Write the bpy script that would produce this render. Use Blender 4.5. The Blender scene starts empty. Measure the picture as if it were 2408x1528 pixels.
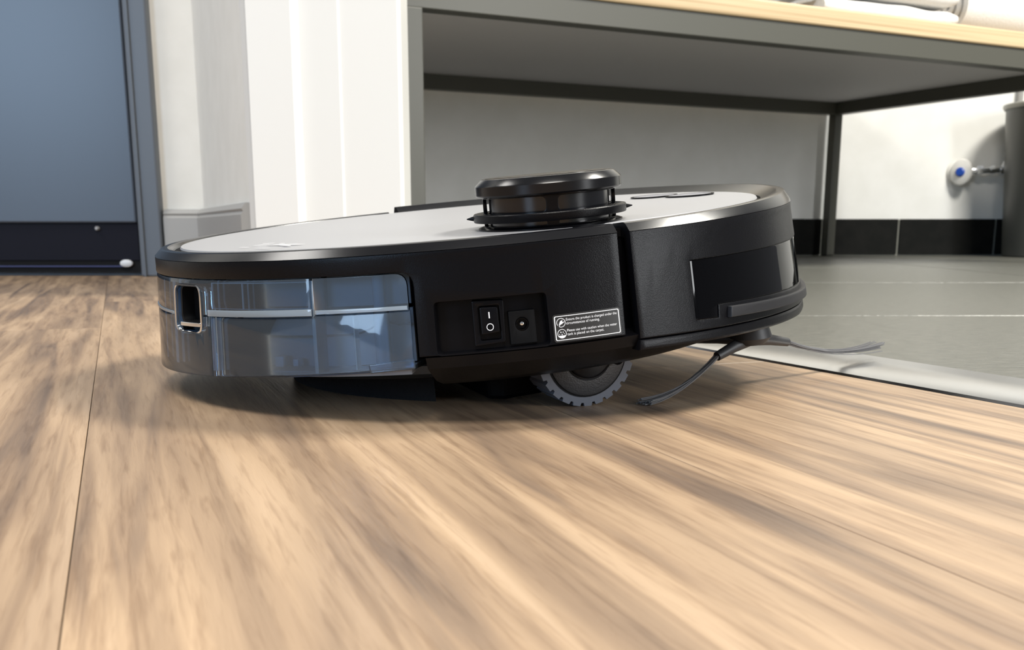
import bpy, bmesh, math, random
from mathutils import Vector, Matrix, noise
random.seed(7)
rad = math.radians
# ------------------------------------------------------------------ camera
FPX, HOR, PITCH, HCAM = 2400.0, 535.0, rad(12), 0.0785      # focal length and horizon in 2408x1528 pixels, camera height
CXP, CYP = 1204.0, HOR + FPX * math.tan(PITCH)
scn = bpy.context.scene
cd = bpy.data.cameras.new('camera'); cam = bpy.data.objects.new('camera', cd)
scn.collection.objects.link(cam); scn.camera = cam
cam.location = (0, 0, HCAM); cam.rotation_euler = (math.pi/2 - PITCH, 0, 0)
cd.sensor_fit = 'HORIZONTAL'; cd.sensor_width = 36; cd.lens = FPX * 36 / 2408
cd.shift_y = (CYP - 764) / 2408; cd.clip_start = .01; cd.clip_end = 50
cd.dof.use_dof = True; cd.dof.focus_distance = .435; cd.dof.aperture_fstop = 28
# ------------------------------------------------------------------ world, lights, exposure
w = bpy.data.worlds.new('room_air'); scn.world = w; w.use_nodes = True
bg = w.node_tree.nodes['Background']; bg.inputs[0].default_value = (.93, .96, 1, 1); bg.inputs[1].default_value = .2
def area(name, loc, target, sx, sy, power, col=(1, 1, 1), spread=180):
    l = bpy.data.lights.new(name, 'AREA'); l.shape = 'RECTANGLE'; l.size = sx; l.size_y = sy
    l.energy = power; l.color = col; l.spread = rad(spread)
    o = bpy.data.objects.new(name, l); scn.collection.objects.link(o); o.location = loc
    o.rotation_euler = (Vector(target) - Vector(loc)).to_track_quat('-Z', 'Y').to_euler()
    return o
# lights, all outside the picture: two ceiling lamps, a left window, and two added for robot gleams
area('ceiling_lamp_washroom_offscreen', (1.8, .95, 2.35), (1.8, .95, 0), .7, .7, 120, (1, .965, .88))
area('ceiling_lamp_hall_offscreen', (.0, -.85, 2.35), (.0, -.85, 0), .9, .9, 62, (1, .955, .89))
area('added_rim_gleam_light_offscreen', (-1.95, .85, 2.35), (-1.95, .85, 0), .7, .7, 26, (1, .97, .93))  # added light that puts the gleam on the robot's left rim and turret cap
area('added_side_gleam_light_offscreen', (3.25, -1.45, 1.15), (0, -.9, 1.0), .7, 1.5, 80, (.96, .98, 1))  # added light for the highlights along the robot's right side and turret
area('window_left_offscreen', (-2.95, -3.1, 1.3), (-.6, .5, 1.0), 1.1, 1.4, 62, (.5, .72, 1))
scn.view_settings.view_transform = 'Standard'; scn.view_settings.look = 'None'
scn.view_settings.gamma = 1; scn.view_settings.exposure = .32; scn.view_settings.use_curve_mapping = False
# ------------------------------------------------------------------ helpers
COL = scn.collection
def ray(x, y):
    a = (x - CXP) / FPX; b = (CYP - y) / FPX; c, s = math.cos(PITCH), math.sin(PITCH)
    return Vector((a, c + b*s, -s + b*c))
def at_z(x, y, z=0.0):
    d = ray(x, y); k = (z - HCAM) / d.z; return Vector((d.x*k, d.y*k, z))
def at_y(x, y, Y):
    d = ray(x, y); k = Y / d.y; return Vector((d.x*k, Y, d.z*k + HCAM))
def tag(o, label, cat, group=None, kind=None):
    o['label'] = label; o['category'] = cat
    if group: o['group'] = group
    if kind: o['kind'] = kind
    return o
def mat(name, base, rough=.5, metal=0, spec=.5, bump=0, bscale=800, coat=0, emis=None):
    m = bpy.data.materials.new(name); m.use_nodes = True; nt = m.node_tree; p = nt.nodes['Principled BSDF']
    p.inputs['Base Color'].default_value = (*base, 1); p.inputs['Roughness'].default_value = rough
    p.inputs['Metallic'].default_value = metal; p.inputs['Specular IOR Level'].default_value = spec
    p.inputs['Coat Weight'].default_value = coat
    if bump:
        tc = nt.nodes.new('ShaderNodeTexCoord'); n = nt.nodes.new('ShaderNodeTexNoise'); b = nt.nodes.new('ShaderNodeBump')
        n.inputs['Scale'].default_value = bscale; n.inputs['Detail'].default_value = 2
        b.inputs['Strength'].default_value = bump; b.inputs['Distance'].default_value = .0003
        nt.links.new(tc.outputs['Object'], n.inputs['Vector']); nt.links.new(n.outputs['Fac'], b.inputs['Height'])
        nt.links.new(b.outputs['Normal'], p.inputs['Normal'])
    return m
def noisy(name, c1, c2, scale, rough=.5, bump=.1, vec=(1, 1, 1), lo=.35, hi=.65, bdist=.001, rough2=None):
    m = mat(name, c1, rough); nt = m.node_tree; p = nt.nodes['Principled BSDF']; N = nt.nodes.new; L = nt.links.new
    tc = N('ShaderNodeTexCoord'); mp = N('ShaderNodeMapping'); mp.inputs['Scale'].default_value = vec
    n = N('ShaderNodeTexNoise'); n.inputs['Scale'].default_value = scale; n.inputs['Detail'].default_value = 6
    r = N('ShaderNodeValToRGB'); r.color_ramp.elements[0].position = lo; r.color_ramp.elements[1].position = hi
    r.color_ramp.elements[0].color = (*c1, 1); r.color_ramp.elements[1].color = (*c2, 1)
    b = N('ShaderNodeBump'); b.inputs['Strength'].default_value = bump; b.inputs['Distance'].default_value = bdist
    L(tc.outputs['Object'], mp.inputs['Vector']); L(mp.outputs['Vector'], n.inputs['Vector']); L(n.outputs['Fac'], r.inputs['Fac'])
    L(r.outputs['Color'], p.inputs['Base Color']); L(n.outputs['Fac'], b.inputs['Height']); L(b.outputs['Normal'], p.inputs['Normal'])
    return m
def obj(name, me, m, parent=None, smooth=None):
    if isinstance(me, bmesh.types.BMesh):
        bm = me; me = bpy.data.meshes.new(name); bmesh.ops.recalc_face_normals(bm, faces=bm.faces[:]); bm.to_mesh(me); bm.free()
    o = bpy.data.objects.new(name, me); COL.objects.link(o)
    if m: me.materials.clear(); me.materials.append(m)
    if smooth is not None:
        me.polygons.foreach_set('use_smooth', [True]*len(me.polygons)); me.set_sharp_from_angle(angle=rad(smooth))
    if parent: o.parent = parent
    return o
def empty(name, loc=(0, 0, 0), rz=0):
    o = bpy.data.objects.new(name, None); COL.objects.link(o); o.location = loc; o.rotation_euler = (0, 0, rz); o.empty_display_size = .02
    return o
def bevel(o, wd, seg=2, ang=35):
    b = o.modifiers.new('bevel', 'BEVEL'); b.width = wd; b.segments = seg; b.limit_method = 'ANGLE'; b.angle_limit = rad(ang); b.harden_normals = False
    return o
def bm_box(lo, hi, bm=None, mtx=None):
    bm = bm or bmesh.new(); v = []
    for x in (lo[0], hi[0]):
        for y in (lo[1], hi[1]):
            for z in (lo[2], hi[2]):
                p = Vector((x, y, z)); v.append(bm.verts.new(mtx @ p if mtx else p))
    for f in ((0, 1, 3, 2), (4, 6, 7, 5), (0, 4, 5, 1), (2, 3, 7, 6), (0, 2, 6, 4), (1, 5, 7, 3)): bm.faces.new([v[i] for i in f])
    return bm
def bm_prism(poly, z0, z1, bm=None, mtx=None):
    bm = bm or bmesh.new(); I = mtx or Matrix()
    a = [bm.verts.new(I @ Vector((x, y, z0))) for x, y in poly]; b = [bm.verts.new(I @ Vector((x, y, z1))) for x, y in poly]
    bm.faces.new(a[::-1]); bm.faces.new(b); n = len(poly)
    for i in range(n): bm.faces.new((a[i], a[(i+1) % n], b[(i+1) % n], b[i]))
    return bm
def bm_tube(pts, r, n=8, bm=None, r2=None):
    bm = bm or bmesh.new(); pts = [Vector(p) for p in pts]; rings = []
    for i, p in enumerate(pts):
        d = (pts[min(i+1, len(pts)-1)] - pts[max(i-1, 0)]).normalized()
        u = d.orthogonal().normalized() if not rings else (u0 - d*u0.dot(d)).normalized()
        u0 = u; v = d.cross(u); rr = r if r2 is None else r + (r2-r)*i/(len(pts)-1)
        rings.append([bm.verts.new(p + (u*math.cos(2*math.pi*k/n) + v*math.sin(2*math.pi*k/n))*rr) for k in range(n)])
    for a, b in zip(rings, rings[1:]):
        for k in range(n): bm.faces.new((a[k], a[(k+1) % n], b[(k+1) % n], b[k]))
    bm.faces.new(rings[0][::-1]); bm.faces.new(rings[-1])
    return bm
def bm_lathe(prof, n=64, mtx=None, bm=None, a0=0, a1=360):
    """prof: list of (r,z) or function theta->list; full or partial revolve, closed profile loop"""
    bm = bm or bmesh.new(); I = mtx or Matrix(); full = abs(a1-a0) >= 359.9; rings = []
    for k in range(n if full else n+1):
        th = a0 + (a1-a0)*k/n; pr = prof(th) if callable(prof) else prof; c, s = math.cos(rad(th)), math.sin(rad(th))
        rings.append([bm.verts.new(I @ Vector((max(r, 1e-5)*c, max(r, 1e-5)*s, z))) for r, z in pr])
    m = len(rings[0]); K = len(rings)
    for k in range(K if full else K-1):
        A, B = rings[k], rings[(k+1) % K]
        for i in range(m): bm.faces.new((A[i], B[i], B[(i+1) % m], A[(i+1) % m]))
    if not full: bm.faces.new(rings[0]); bm.faces.new(rings[-1][::-1])
    bmesh.ops.remove_doubles(bm, verts=bm.verts[:], dist=3e-5)
    return bm
def round_poly(pts, r, n=5):
    out = []; N = len(pts)
    for i in range(N):
        p, a, b = Vector(pts[i]), Vector(pts[i-1]), Vector(pts[(i+1) % N])
        rr = r[i] if isinstance(r, (list, tuple)) else r
        da, db = (a-p), (b-p); k = min(rr, da.length*.48, db.length*.48)
        if k < 1e-6: out.append((p.x, p.y)); continue
        A, B = p + da.normalized()*k, p + db.normalized()*k
        for j in range(n+1):
            t = j/n; q = A*(1-t)**2 + p*2*t*(1-t) + B*t*t; out.append((q.x, q.y))
    return out
def flat_curve(contours, ext, bev=0, closed=True):
    c = bpy.data.curves.new('outline', 'CURVE'); c.dimensions = '2D'; c.fill_mode = 'BOTH'; c.extrude = max(ext-bev, 0)
    c.bevel_depth = bev; c.bevel_resolution = 1; c.offset = -bev
    for pts in contours:
        s = c.splines.new('POLY'); s.points.add(len(pts)-1); s.use_cyclic_u = closed
        for q, (x, y) in zip(s.points, pts): q.co = (x, y, 0, 1)
    return c
def curve_mesh(c):
    o = bpy.data.objects.new('outline', c); COL.objects.link(o)
    dg = bpy.context.evaluated_depsgraph_get(); dg.update()
    me = bpy.data.meshes.new_from_object(o.evaluated_get(dg)); bpy.data.objects.remove(o); bpy.data.curves.remove(c)
    return me
# ------------------------------------------------------------------ materials
BLK = mat('black_textured_plastic', (.0030, .0030, .0040), .32, spec=.13, bump=.25, bscale=2600)
BLK2 = mat('black_smooth_plastic', (.0030, .0030, .0040), .24, spec=.15)
RIMB = mat('black_satin_rim', (.0040, .0040, .0050), .22, spec=.32)
BLKM = mat('black_matte_plastic', (.003, .003, .0035), .6, spec=.12)
GLOSS = mat('black_sensor_glass', (.001, .001, .0015), .04, spec=.14)
RUB = mat('grey_rubber', (.10, .108, .13), .55, spec=.4)
HUB = mat('hub_plastic', (.03, .03, .032), .5, bump=.6, bscale=1500)
PLATE = mat('plate_painted_reflection', (.29, .29, .298), .42, spec=.4)  # pale base colour paints in the white reflection on the glossy plate
WHITEPRINT = mat('white_print', (.75, .76, .78), .6)
STICKER = mat('label_film', (.018, .018, .018), .33)
CHROME = mat('chrome', (.75, .76, .78), .15, metal=1)
def clear_plastic(name, tint, haze, hz, gl=.06):
    m = bpy.data.materials.new(name); m.use_nodes = True; nt = m.node_tree; nt.nodes.clear(); N = nt.nodes.new; L = nt.links.new
    out = N('ShaderNodeOutputMaterial'); t = N('ShaderNodeBsdfTransparent'); t.inputs[0].default_value = (*tint, 1)
    d = N('ShaderNodeBsdfDiffuse'); d.inputs[0].default_value = (*haze, 1); g = N('ShaderNodeBsdfGlossy'); g.inputs['Roughness'].default_value = gl
    m1 = N('ShaderNodeMixShader'); m1.inputs[0].default_value = hz; f = N('ShaderNodeFresnel'); f.inputs[0].default_value = 1.45; m2 = N('ShaderNodeMixShader')
    L(t.outputs[0], m1.inputs[1]); L(d.outputs[0], m1.inputs[2]); L(f.outputs[0], m2.inputs[0]); L(m1.outputs[0], m2.inputs[1]); L(g.outputs[0], m2.inputs[2])
    L(m2.outputs[0], out.inputs[0]); return m
SMOKE = clear_plastic('smoked_blue_clear_plastic', (.66, .79, .92), (.36, .43, .50), .085)
PALE = clear_plastic('pale_clear_plastic', (.75, .85, .93), (.50, .58, .64), .42)
LINER = mat('tank_inner_grey', (.17, .178, .19), .5)
# ------------------------------------------------------------------ the setting
WALLW = noisy('white_wall_paint', (.74, .735, .70), (.78, .775, .745), 14, .75, .12)
WALLG = noisy('pale_grey_wall_paint', (.77, .75, .69), (.81, .79, .73), 20, .8, .25)
CASING = mat('white_gloss_trim_paint', (.70, .69, .655), .35)
BASEG = mat('grey_baseboard', (.38, .37, .35), .45)
DOORB = mat('blue_grey_door_paint', (.065, .080, .105), .33, spec=.6)
FRAMEG = mat('grey_door_frame_paint', (.115, .13, .15), .4)
NAVY = mat('dark_kick_plate', (.005, .005, .011), .6, spec=.2)
SEAL = mat('black_rubber_seal', (.006, .006, .007), .7, spec=.2)
TILEW = noisy('dark_wall_tile', (.004, .0045, .0038), (.007, .007, .006), 30, .7, .05)
TILEW.node_tree.nodes['Principled BSDF'].inputs['Specular IOR Level'].default_value = .15
GROUT = mat('grey_grout', (.22, .22, .19), .8)
ALU = mat('brushed_aluminium', (.62, .62, .62), .28, metal=1)
SLATE = noisy('dark_grey_stone_tile', (.075, .077, .066), (.125, .122, .105), 170, .33, .8, vec=(.5, 1.6, 1), lo=.3, hi=.7, bdist=.0012)
def wood_floor():
    m = mat('oak_laminate', (.4, .28, .17), .42); nt = m.node_tree; p = nt.nodes['Principled BSDF']; N = nt.nodes.new; L = nt.links.new
    tc = N('ShaderNodeTexCoord'); oi = N('ShaderNodeObjectInfo'); vm = N('ShaderNodeVectorMath'); vm.operation = 'MULTIPLY_ADD'
    cmb = N('ShaderNodeCombineXYZ'); 
    for i in range(3): L(oi.outputs['Random'], cmb.inputs[i])
    vm.inputs[1].default_value = (1, 1, 1); sc = N('ShaderNodeVectorMath'); sc.operation = 'SCALE'; sc.inputs['Scale'].default_value = 7
    L(cmb.outputs[0], sc.inputs[0]); L(tc.outputs['Object'], vm.inputs[0]); L(sc.outputs[0], vm.inputs[2])
    def nz(sx, sy, detail, rough=.55, dist=0):
        mp = N('ShaderNodeMapping'); mp.inputs['Scale'].default_value = (sx, sy, 1); n = N('ShaderNodeTexNoise')
        n.inputs['Scale'].default_value = 1; n.inputs['Detail'].default_value = detail; n.inputs['Roughness'].default_value = rough; n.inputs['Distortion'].default_value = dist
        L(vm.outputs[0], mp.inputs['Vector']); L(mp.outputs[0], n.inputs['Vector']); return n
    a = nz(3.6, 64, 3, .5, .7); b = nz(26, 380, 3, .6, .3); c = nz(2.2, 16, 2, .5, 1.2)
    def ramp(src, stops):
        r = N('ShaderNodeValToRGB'); e = r.color_ramp.elements; e[0].position, e[0].color = stops[0]; e[1].position, e[1].color = stops[-1]
        for q, col in stops[1:-1]: k = e.new(q); k.color = col
        L(src.outputs['Fac'], r.inputs['Fac']); return r
    ra = ramp(a, [(.30, (.175, .122, .085, 1)), (.44, (.30, .205, .130, 1)), (.56, (.405, .283, .178, 1)), (.7, (.47, .336, .218, 1))])
    rb = ramp(b, [(.30, (.76, .73, .71, 1)), (.52, (1, 1, 1, 1))]); rc = ramp(c, [(.35, (.74, .74, .76, 1)), (.65, (1.0, 1.0, 1.0, 1))])
    m1 = N('ShaderNodeMix'); m1.data_type = 'RGBA'; m1.blend_type = 'MULTIPLY'; m1.inputs[0].default_value = 1
    m2 = N('ShaderNodeMix'); m2.data_type = 'RGBA'; m2.blend_type = 'MULTIPLY'; m2.inputs[0].default_value = 1
    L(ra.outputs[0], m1.inputs[6]); L(rb.outputs[0], m1.inputs[7]); L(m1.outputs[2], m2.inputs[6]); L(rc.outputs[0], m2.inputs[7])
    L(m2.outputs[2], p.inputs['Base Color'])
    bp = N('ShaderNodeBump'); bp.inputs['Strength'].default_value = .5; bp.inputs['Distance'].default_value = .0006
    L(b.outputs['Fac'], bp.inputs['Height']); L(bp.outputs[0], p.inputs['Normal'])
    return m
OAK = wood_floor()
# floor: slab, oak planks on the hall side of the metal strip, stone tiles beyond it
floor = obj('floor', bm_box((-3.2, -1.6, -.06), (3.4, 3.1, -.0105)), GROUT)
tag(floor, 'floor of oak laminate planks meeting dark stone tiles at a metal strip', 'floor', kind='structure')
S1, S2 = at_z(1801, 847.7), at_z(2408, 956.5)               # lower edge of the threshold strip
SD = (S1 - S2).normalized(); SN = Vector((SD.y, -SD.x, 0))  # along the strip (away), normal towards the washroom
if SN.x < 0: SN = -SN
S_in = (at_z(2408, 900) - S2).dot(SN)                       # strip width
PD = Vector((math.sin(math.atan((290-CXP)/FPX)), math.cos(math.atan((290-CXP)/FPX)), 0)); PN = Vector((PD.y, -PD.x, 0))
PANG = math.atan2(PD.y, PD.x)
PW, PL = .192, 1.28
u_seam = at_z(222, 890).dot(PN); v_end = at_z(120, 774).dot(PD)
def clip(bm, co, no):
    g = bmesh.ops.bisect_plane(bm, geom=bm.verts[:]+bm.edges[:]+bm.faces[:], plane_co=co, plane_no=no, clear_outer=True)
    ed = [e for e in g['geom_cut'] if isinstance(e, bmesh.types.BMEdge)]
    if ed: bmesh.ops.edgeloop_fill(bm, edges=ed)
MP = Matrix.Rotation(PANG, 4, 'Z')
for i in range(-12, 13):
    u0 = u_seam + i*PW
    off = v_end if i == -1 else v_end + (i*.47 % 1)*PL + .31
    for j in range(-4, 4):
        v0 = off + j*PL
        if v0 > 2.3 or v0 + PL < -1.4: continue
        c = PN*(u0+PW/2) + PD*(v0+PL/2)
        if c.x < -3 or c.x > 3: continue
        bm = bm_box((-PL/2+.00015, -PW/2+.00015, -.0105), (PL/2-.00015, PW/2-.00015, 0))
        bmesh.ops.bevel(bm, geom=[e for e in bm.edges if all(v.co.z > -.001 for v in e.verts)], offset=.0002, segments=1, affect='EDGES')
        inv = (Matrix.Translation(c) @ MP).inverted()
        clip(bm, inv @ (S2 - SN*.0036), (inv.to_3x3() @ SN))
        if len(bm.faces) < 4: bm.free(); continue
        o = obj('plank', bm, OAK, floor); o.matrix_local = Matrix.Translation(c) @ MP
rows = [.35, .93, 1.5, 2.06, 2.62, 3.0]; cols = [-1.5, -.35, .85, 2.05, 3.25]
rows = [-.8, -.22] + rows
for a, b in zip(rows, rows[1:]):
    for c0, c1 in zip(cols, cols[1:]):
        bm = bm_box((c0+.0015, a+.0015, -.0105), (c1-.0015, b-.0015, .0004))
        bmesh.ops.bevel(bm, geom=[e for e in bm.edges if all(v.co.z > -.001 for v in e.verts)], offset=.0012, segments=1, affect='EDGES')
        clip(bm, S2 + SN*S_in*.5, -SN)
        if len(bm.faces) < 4: bm.free(); continue
        obj('floor_tile', bm, SLATE, floor)
# threshold strip
prof = [(-.002, -.004), (0, .0008), (.004, .0026), (S_in*.5, .0034), (S_in-.004, .0028), (S_in, .0006), (S_in, -.004)]
bm = bmesh.new(); A = S2 - SD*.9; B = S2 + SD*.775
va = [bm.verts.new(A + SN*x + Vector((0, 0, z))) for x, z in prof]; vb = [bm.verts.new(B + SN*x + Vector((0, 0, z))) for x, z in prof]
for k in range(len(prof)): bm.faces.new((va[k], va[(k+1) % len(prof)], vb[(k+1) % len(prof)], vb[k]))
bm.faces.new(va); bm.faces.new(vb[::-1])
strip = obj('trim_2', bm, ALU, smooth=40)
tag(strip, 'brushed aluminium threshold strip between oak planks and stone tiles', 'threshold strip', kind='structure')
ZW = 2.4
# hall: wall with the blue-grey door, short partition, white casing
YD = 1.71
fr = [at_y(x, 480, YD).x for x in (316, 329, 383, 478)]      # door edge, frame inner, frame outer, wall corner
CORN = Vector((fr[3], YD, 0)); CAS0 = Vector((at_y(580, 300, 1.24).x, 1.24, 0))
wl = obj('wall_left', bm_box((fr[2]-.004, YD, 0), (fr[3]+.03, YD+.06, ZW)), WALLG)
bm_ = bm_box((-3.0, YD, 0), (-1.62, YD+.06, ZW)); obj('wall_section', bm_, WALLG, wl)
tag(wl, 'pale grey wall beside the blue-grey door', 'wall', kind='structure')
pd = (CAS0 - CORN).normalized(); pn = Vector((pd.y, -pd.x, 0)); pn = pn if pn.x < 0 else -pn   # faces the hall (left)
poly = [CORN, CAS0, CAS0 - pn*.05, CORN - pn*.05 + Vector((0, .02, 0))]
wc = obj('wall_center', bm_prism([(p.x, p.y) for p in poly], 0, ZW), WALLG)
tag(wc, 'short shaded pale grey partition wall between wall corner and white door casing', 'wall', kind='structure')
hb = at_y(430, 492, YD).z
def base_run(name, a, b, n, label):
    pr = [(0, 0), (.012, 0), (.012, hb-.014), (.009, hb-.010), (.011, hb-.007), (.006, hb), (0, hb)]
    bm = bmesh.new(); A_ = [bm.verts.new(a + n*x + Vector((0, 0, z))) for x, z in pr]; B_ = [bm.verts.new(b + n*x + Vector((0, 0, z))) for x, z in pr]
    for k in range(len(pr)): bm.faces.new((A_[k], A_[(k+1) % len(pr)], B_[(k+1) % len(pr)], B_[k]))
    bm.faces.new(A_); bm.faces.new(B_[::-1]); o = obj(name, bm, BASEG); tag(o, label, 'baseboard', kind='structure'); return o
base_run('baseboard_left', Vector((fr[2]+.003, YD, 0)), Vector((fr[3], YD, 0)), Vector((0, -1, 0)), 'short grey baseboard between the door frame and the wall corner')
base_run('baseboard_center', CORN, CAS0, pn, 'grey baseboard with moulded top running along the shaded partition')
# door
dr = empty('door_1', ((-1.62+fr[1])/2, YD, 0)); tag(dr, 'blue-grey painted door with dark kick plate and grey frame', 'door', kind='structure')
def dpart(name, lo, hi, m, bv=.002, par=dr):
    c = dr.location; o = obj(name, bm_box([lo[i]-c[i] for i in range(3)], [hi[i]-c[i] for i in range(3)]), m, par)
    if bv: bevel(o, bv)
    return o
zk1, zk0, zb = at_y(150, 524, YD).z, at_y(150, 613, YD).z, at_y(150, 640, YD).z
dpart('door_frame', (fr[1], YD-.018, 0), (fr[2], YD+.05, ZW), FRAMEG, .003)
dpart('frame_stop', (fr[1]+.006, YD-.022, 0), (fr[1]+.010, YD-.017, ZW), FRAMEG, .001)
slab = dpart('door_slab', (-1.61, YD+.004, zk1), (fr[0], YD+.044, 2.05), DOORB, .003)
kp = dpart('kick_plate', (-1.61, YD+.010, zk0), (fr[0]-.001, YD+.044, zk1), NAVY, .001)
dpart('bottom_seal', (-1.61, YD+.012, zb), (fr[0]+.004, YD+.04, zk0), SEAL, 0)
dpart('seal_edge', (-1.2, YD+.009, (zb+zk0)/2-.0012), (fr[0]-.03, YD+.013, (zb+zk0)/2+.0012), mat('blue_seal', (.02, .02, .09), .4), 0)
dpart('rebate', (fr[0], YD+.03, 0), (fr[1], YD+.05, ZW), FRAMEG, 0)
dpart('sill', (-1.61, YD+.03, 0), (fr[1], YD+.05, zb), FRAMEG, 0)
for n_, x, y, r_ in (('kick_plate_screw', 228, 537, .0035), ('edge_clip', 297, 619, .006)):
    q = at_y(x, y, YD+.006); bm = bm_lathe([(0, -.004), (r_, -.004), (r_, .001), (r_*.6, .003), (0, .003)], 14, Matrix.Translation(q - dr.location) @ Matrix.Rotation(rad(90), 4, 'X') @ (Matrix.Diagonal((1.7, 1, 1, 1)) if r_ > .005 else Matrix()))
    obj(n_, bm, mat(n_+'_paint', (.7, .72, .75) if r_ > .005 else (.35, .35, .35), .4), dr, 40)
# casing: stepped white profile around the end of the partition
yc = 1.20; xs = [at_y(x, 270, yc).x for x in (576, 592, 704, 806, 938)]
cp = [(xs[0]-.004, yc+.05), (xs[0], yc), (xs[1], yc-.010), (xs[1]+.002, yc-.014), (xs[2]-.003, yc-.014), (xs[2], yc-.006), (xs[2]+.004, yc-.004), (xs[3]-.002, yc-.004), (xs[3], yc-.001), (xs[4], yc), (xs[4]+.004, yc+.004), (xs[4]+.006, yc+.06), (CAS0.x+.055, yc+.075)]
tag(obj('trim_1', bm_prism(cp, 0, ZW), CASING), 'wide white door casing with stepped vertical mouldings', 'door casing', kind='structure')
# washroom walls
BF = Vector((math.sin(rad(63.4)), math.cos(rad(63.4)), 0)); BS = Vector((-BF.y, BF.x, 0))      # bench length (to the right, away) and depth (back)
ZR = .38                                                                                       # underside of the bench rails
FL = at_z(953, 15, ZR); BR = at_z(1966, 273, ZR)
BLEN = (BR - FL).dot(BF); BDEP = (BR - FL).dot(BS)
WC = Vector((BR.x, BR.y, 0)) + BS*.035 + BF*.005; YR = WC.y + .004
wbk = obj('wall_back', bm_prism([(p.x, p.y) for p in (WC, WC - BF*2.1, WC - BF*2.1 + BS*.06, WC + BS*.02+BF*.03)], 0, ZW), WALLW)
tag(wbk, 'white washroom wall behind the bench above dark base tiles', 'wall', kind='structure')
wr = obj('wall_right', bm_box((WC.x-.05, YR+.0, 0), (3.3, YR+.08, ZW)), WALLW)
tag(wr, 'bright white washroom wall behind the waste bin above dark base tiles', 'wall', kind='structure')
zt = at_y(2150, 515, YR).z; x1, x2 = at_y(2110, 560, YR).x, at_y(2336, 560, YR).x; tw = x2 - x1
GR = obj('grout_bed', bm_box((WC.x+.004, YR-.003, 0), (3.2, YR+.002, zt-.001)), GROUT, wr)
x = x1 - 2*tw
while x < 3.1:
    a = max(x+.003, WC.x+.002); b = x+tw-.003
    if b > a: bevel(obj('base_tile', bm_box((a, YR-.008, .003), (b, YR-.001, zt)), TILEW, wr), .001)
    x += tw
MB = Matrix.Translation(WC) @ Matrix.Rotation(math.atan2(BF.y, BF.x), 4, 'Z')
obj('grout_bed', bm_box((-2.0, -.003, 0), (-.001, .001, zt-.001), None, MB), GROUT, wbk)
for k in range(7):
    bevel(obj('base_tile', bm_box((-.004-tw*(k+1)+.003, -.008, .003), (-.004-tw*k-.003, -.001, zt), None, MB), TILEW, wbk), .001)
# ------------------------------------------------------------------ bench
STEEL = mat('dark_grey_powder_coated_steel', (.075, .074, .060), .45, bump=.1, bscale=900)
UNDER = mat('grey_board_underside', (.58, .565, .57), .7)
def ply():
    m = mat('pale_plywood', (.72, .55, .33), .5); nt = m.node_tree; p = nt.nodes['Principled BSDF']; N = nt.nodes.new; L = nt.links.new
    tc = N('ShaderNodeTexCoord'); mp = N('ShaderNodeMapping'); mp.inputs['Scale'].default_value = (1.5, 1.5, 260); n = N('ShaderNodeTexNoise'); n.inputs['Scale'].default_value = 1; n.inputs['Detail'].default_value = 3
    r = N('ShaderNodeValToRGB'); e = r.color_ramp.elements; e[0].position = .35; e[0].color = (.42, .30, .165, 1); e[1].position = .6; e[1].color = (.58, .445, .27, 1)
    L(tc.outputs['Object'], mp.inputs[0]); L(mp.outputs[0], n.inputs[0]); L(n.outputs['Fac'], r.inputs[0]); L(r.outputs[0], p.inputs['Base Color']); return m
PLY = ply()
fl0 = Vector((FL.x, FL.y, 0)); bc = fl0 + BF*BLEN/2 + BS*BDEP/2
bench = empty('bench', bc, math.atan2(BF.y, BF.x)); tag(bench, 'low bench with black steel frame and pale plywood top against the washroom wall', 'bench')
hx, hy, rw, lw = BLEN/2, BDEP/2, .036, .026
def bpart(n, lo, hi, m, bv=.0015): return bevel(obj(n, bm_box(lo, hi), m, bench), bv)
bpart('rail', (-hx, -hy, ZR), (hx, -hy+.03, ZR+rw), STEEL)
bpart('rail', (-hx, hy-.03, ZR), (hx, hy, ZR+rw), STEEL)
bpart('rail', (-hx, -hy+.03, ZR), (-hx+.03, hy-.03, ZR+rw), STEEL)
bpart('rail', (hx-.03, -hy+.03, ZR), (hx, hy-.03, ZR+rw), STEEL)
for sx in (-1, 1):
    for sy in (-1, 1):
        a, b = (sx*hx, sx*(hx-lw)), (sy*hy, sy*(hy-lw))
        lg = bpart('leg', (min(a), min(b), .003), (max(a), max(b), ZR+.001), STEEL)
        obj('foot_pad', bm_box((min(a)+.002, min(b)+.002, 0), (max(a)-.002, max(b)-.002, .0035)), BLKM, lg)
bpart('underside_panel', (-hx+.029, -hy+.029, ZR+.031), (hx-.029, hy-.029, ZR+rw-.001), UNDER, 0)
ZTOP = ZR+rw+.030
bpart('bench_top', (-hx-.004, -hy-.004, ZR+rw), (hx+.004, hy+.004, ZTOP), PLY, .003)
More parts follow.
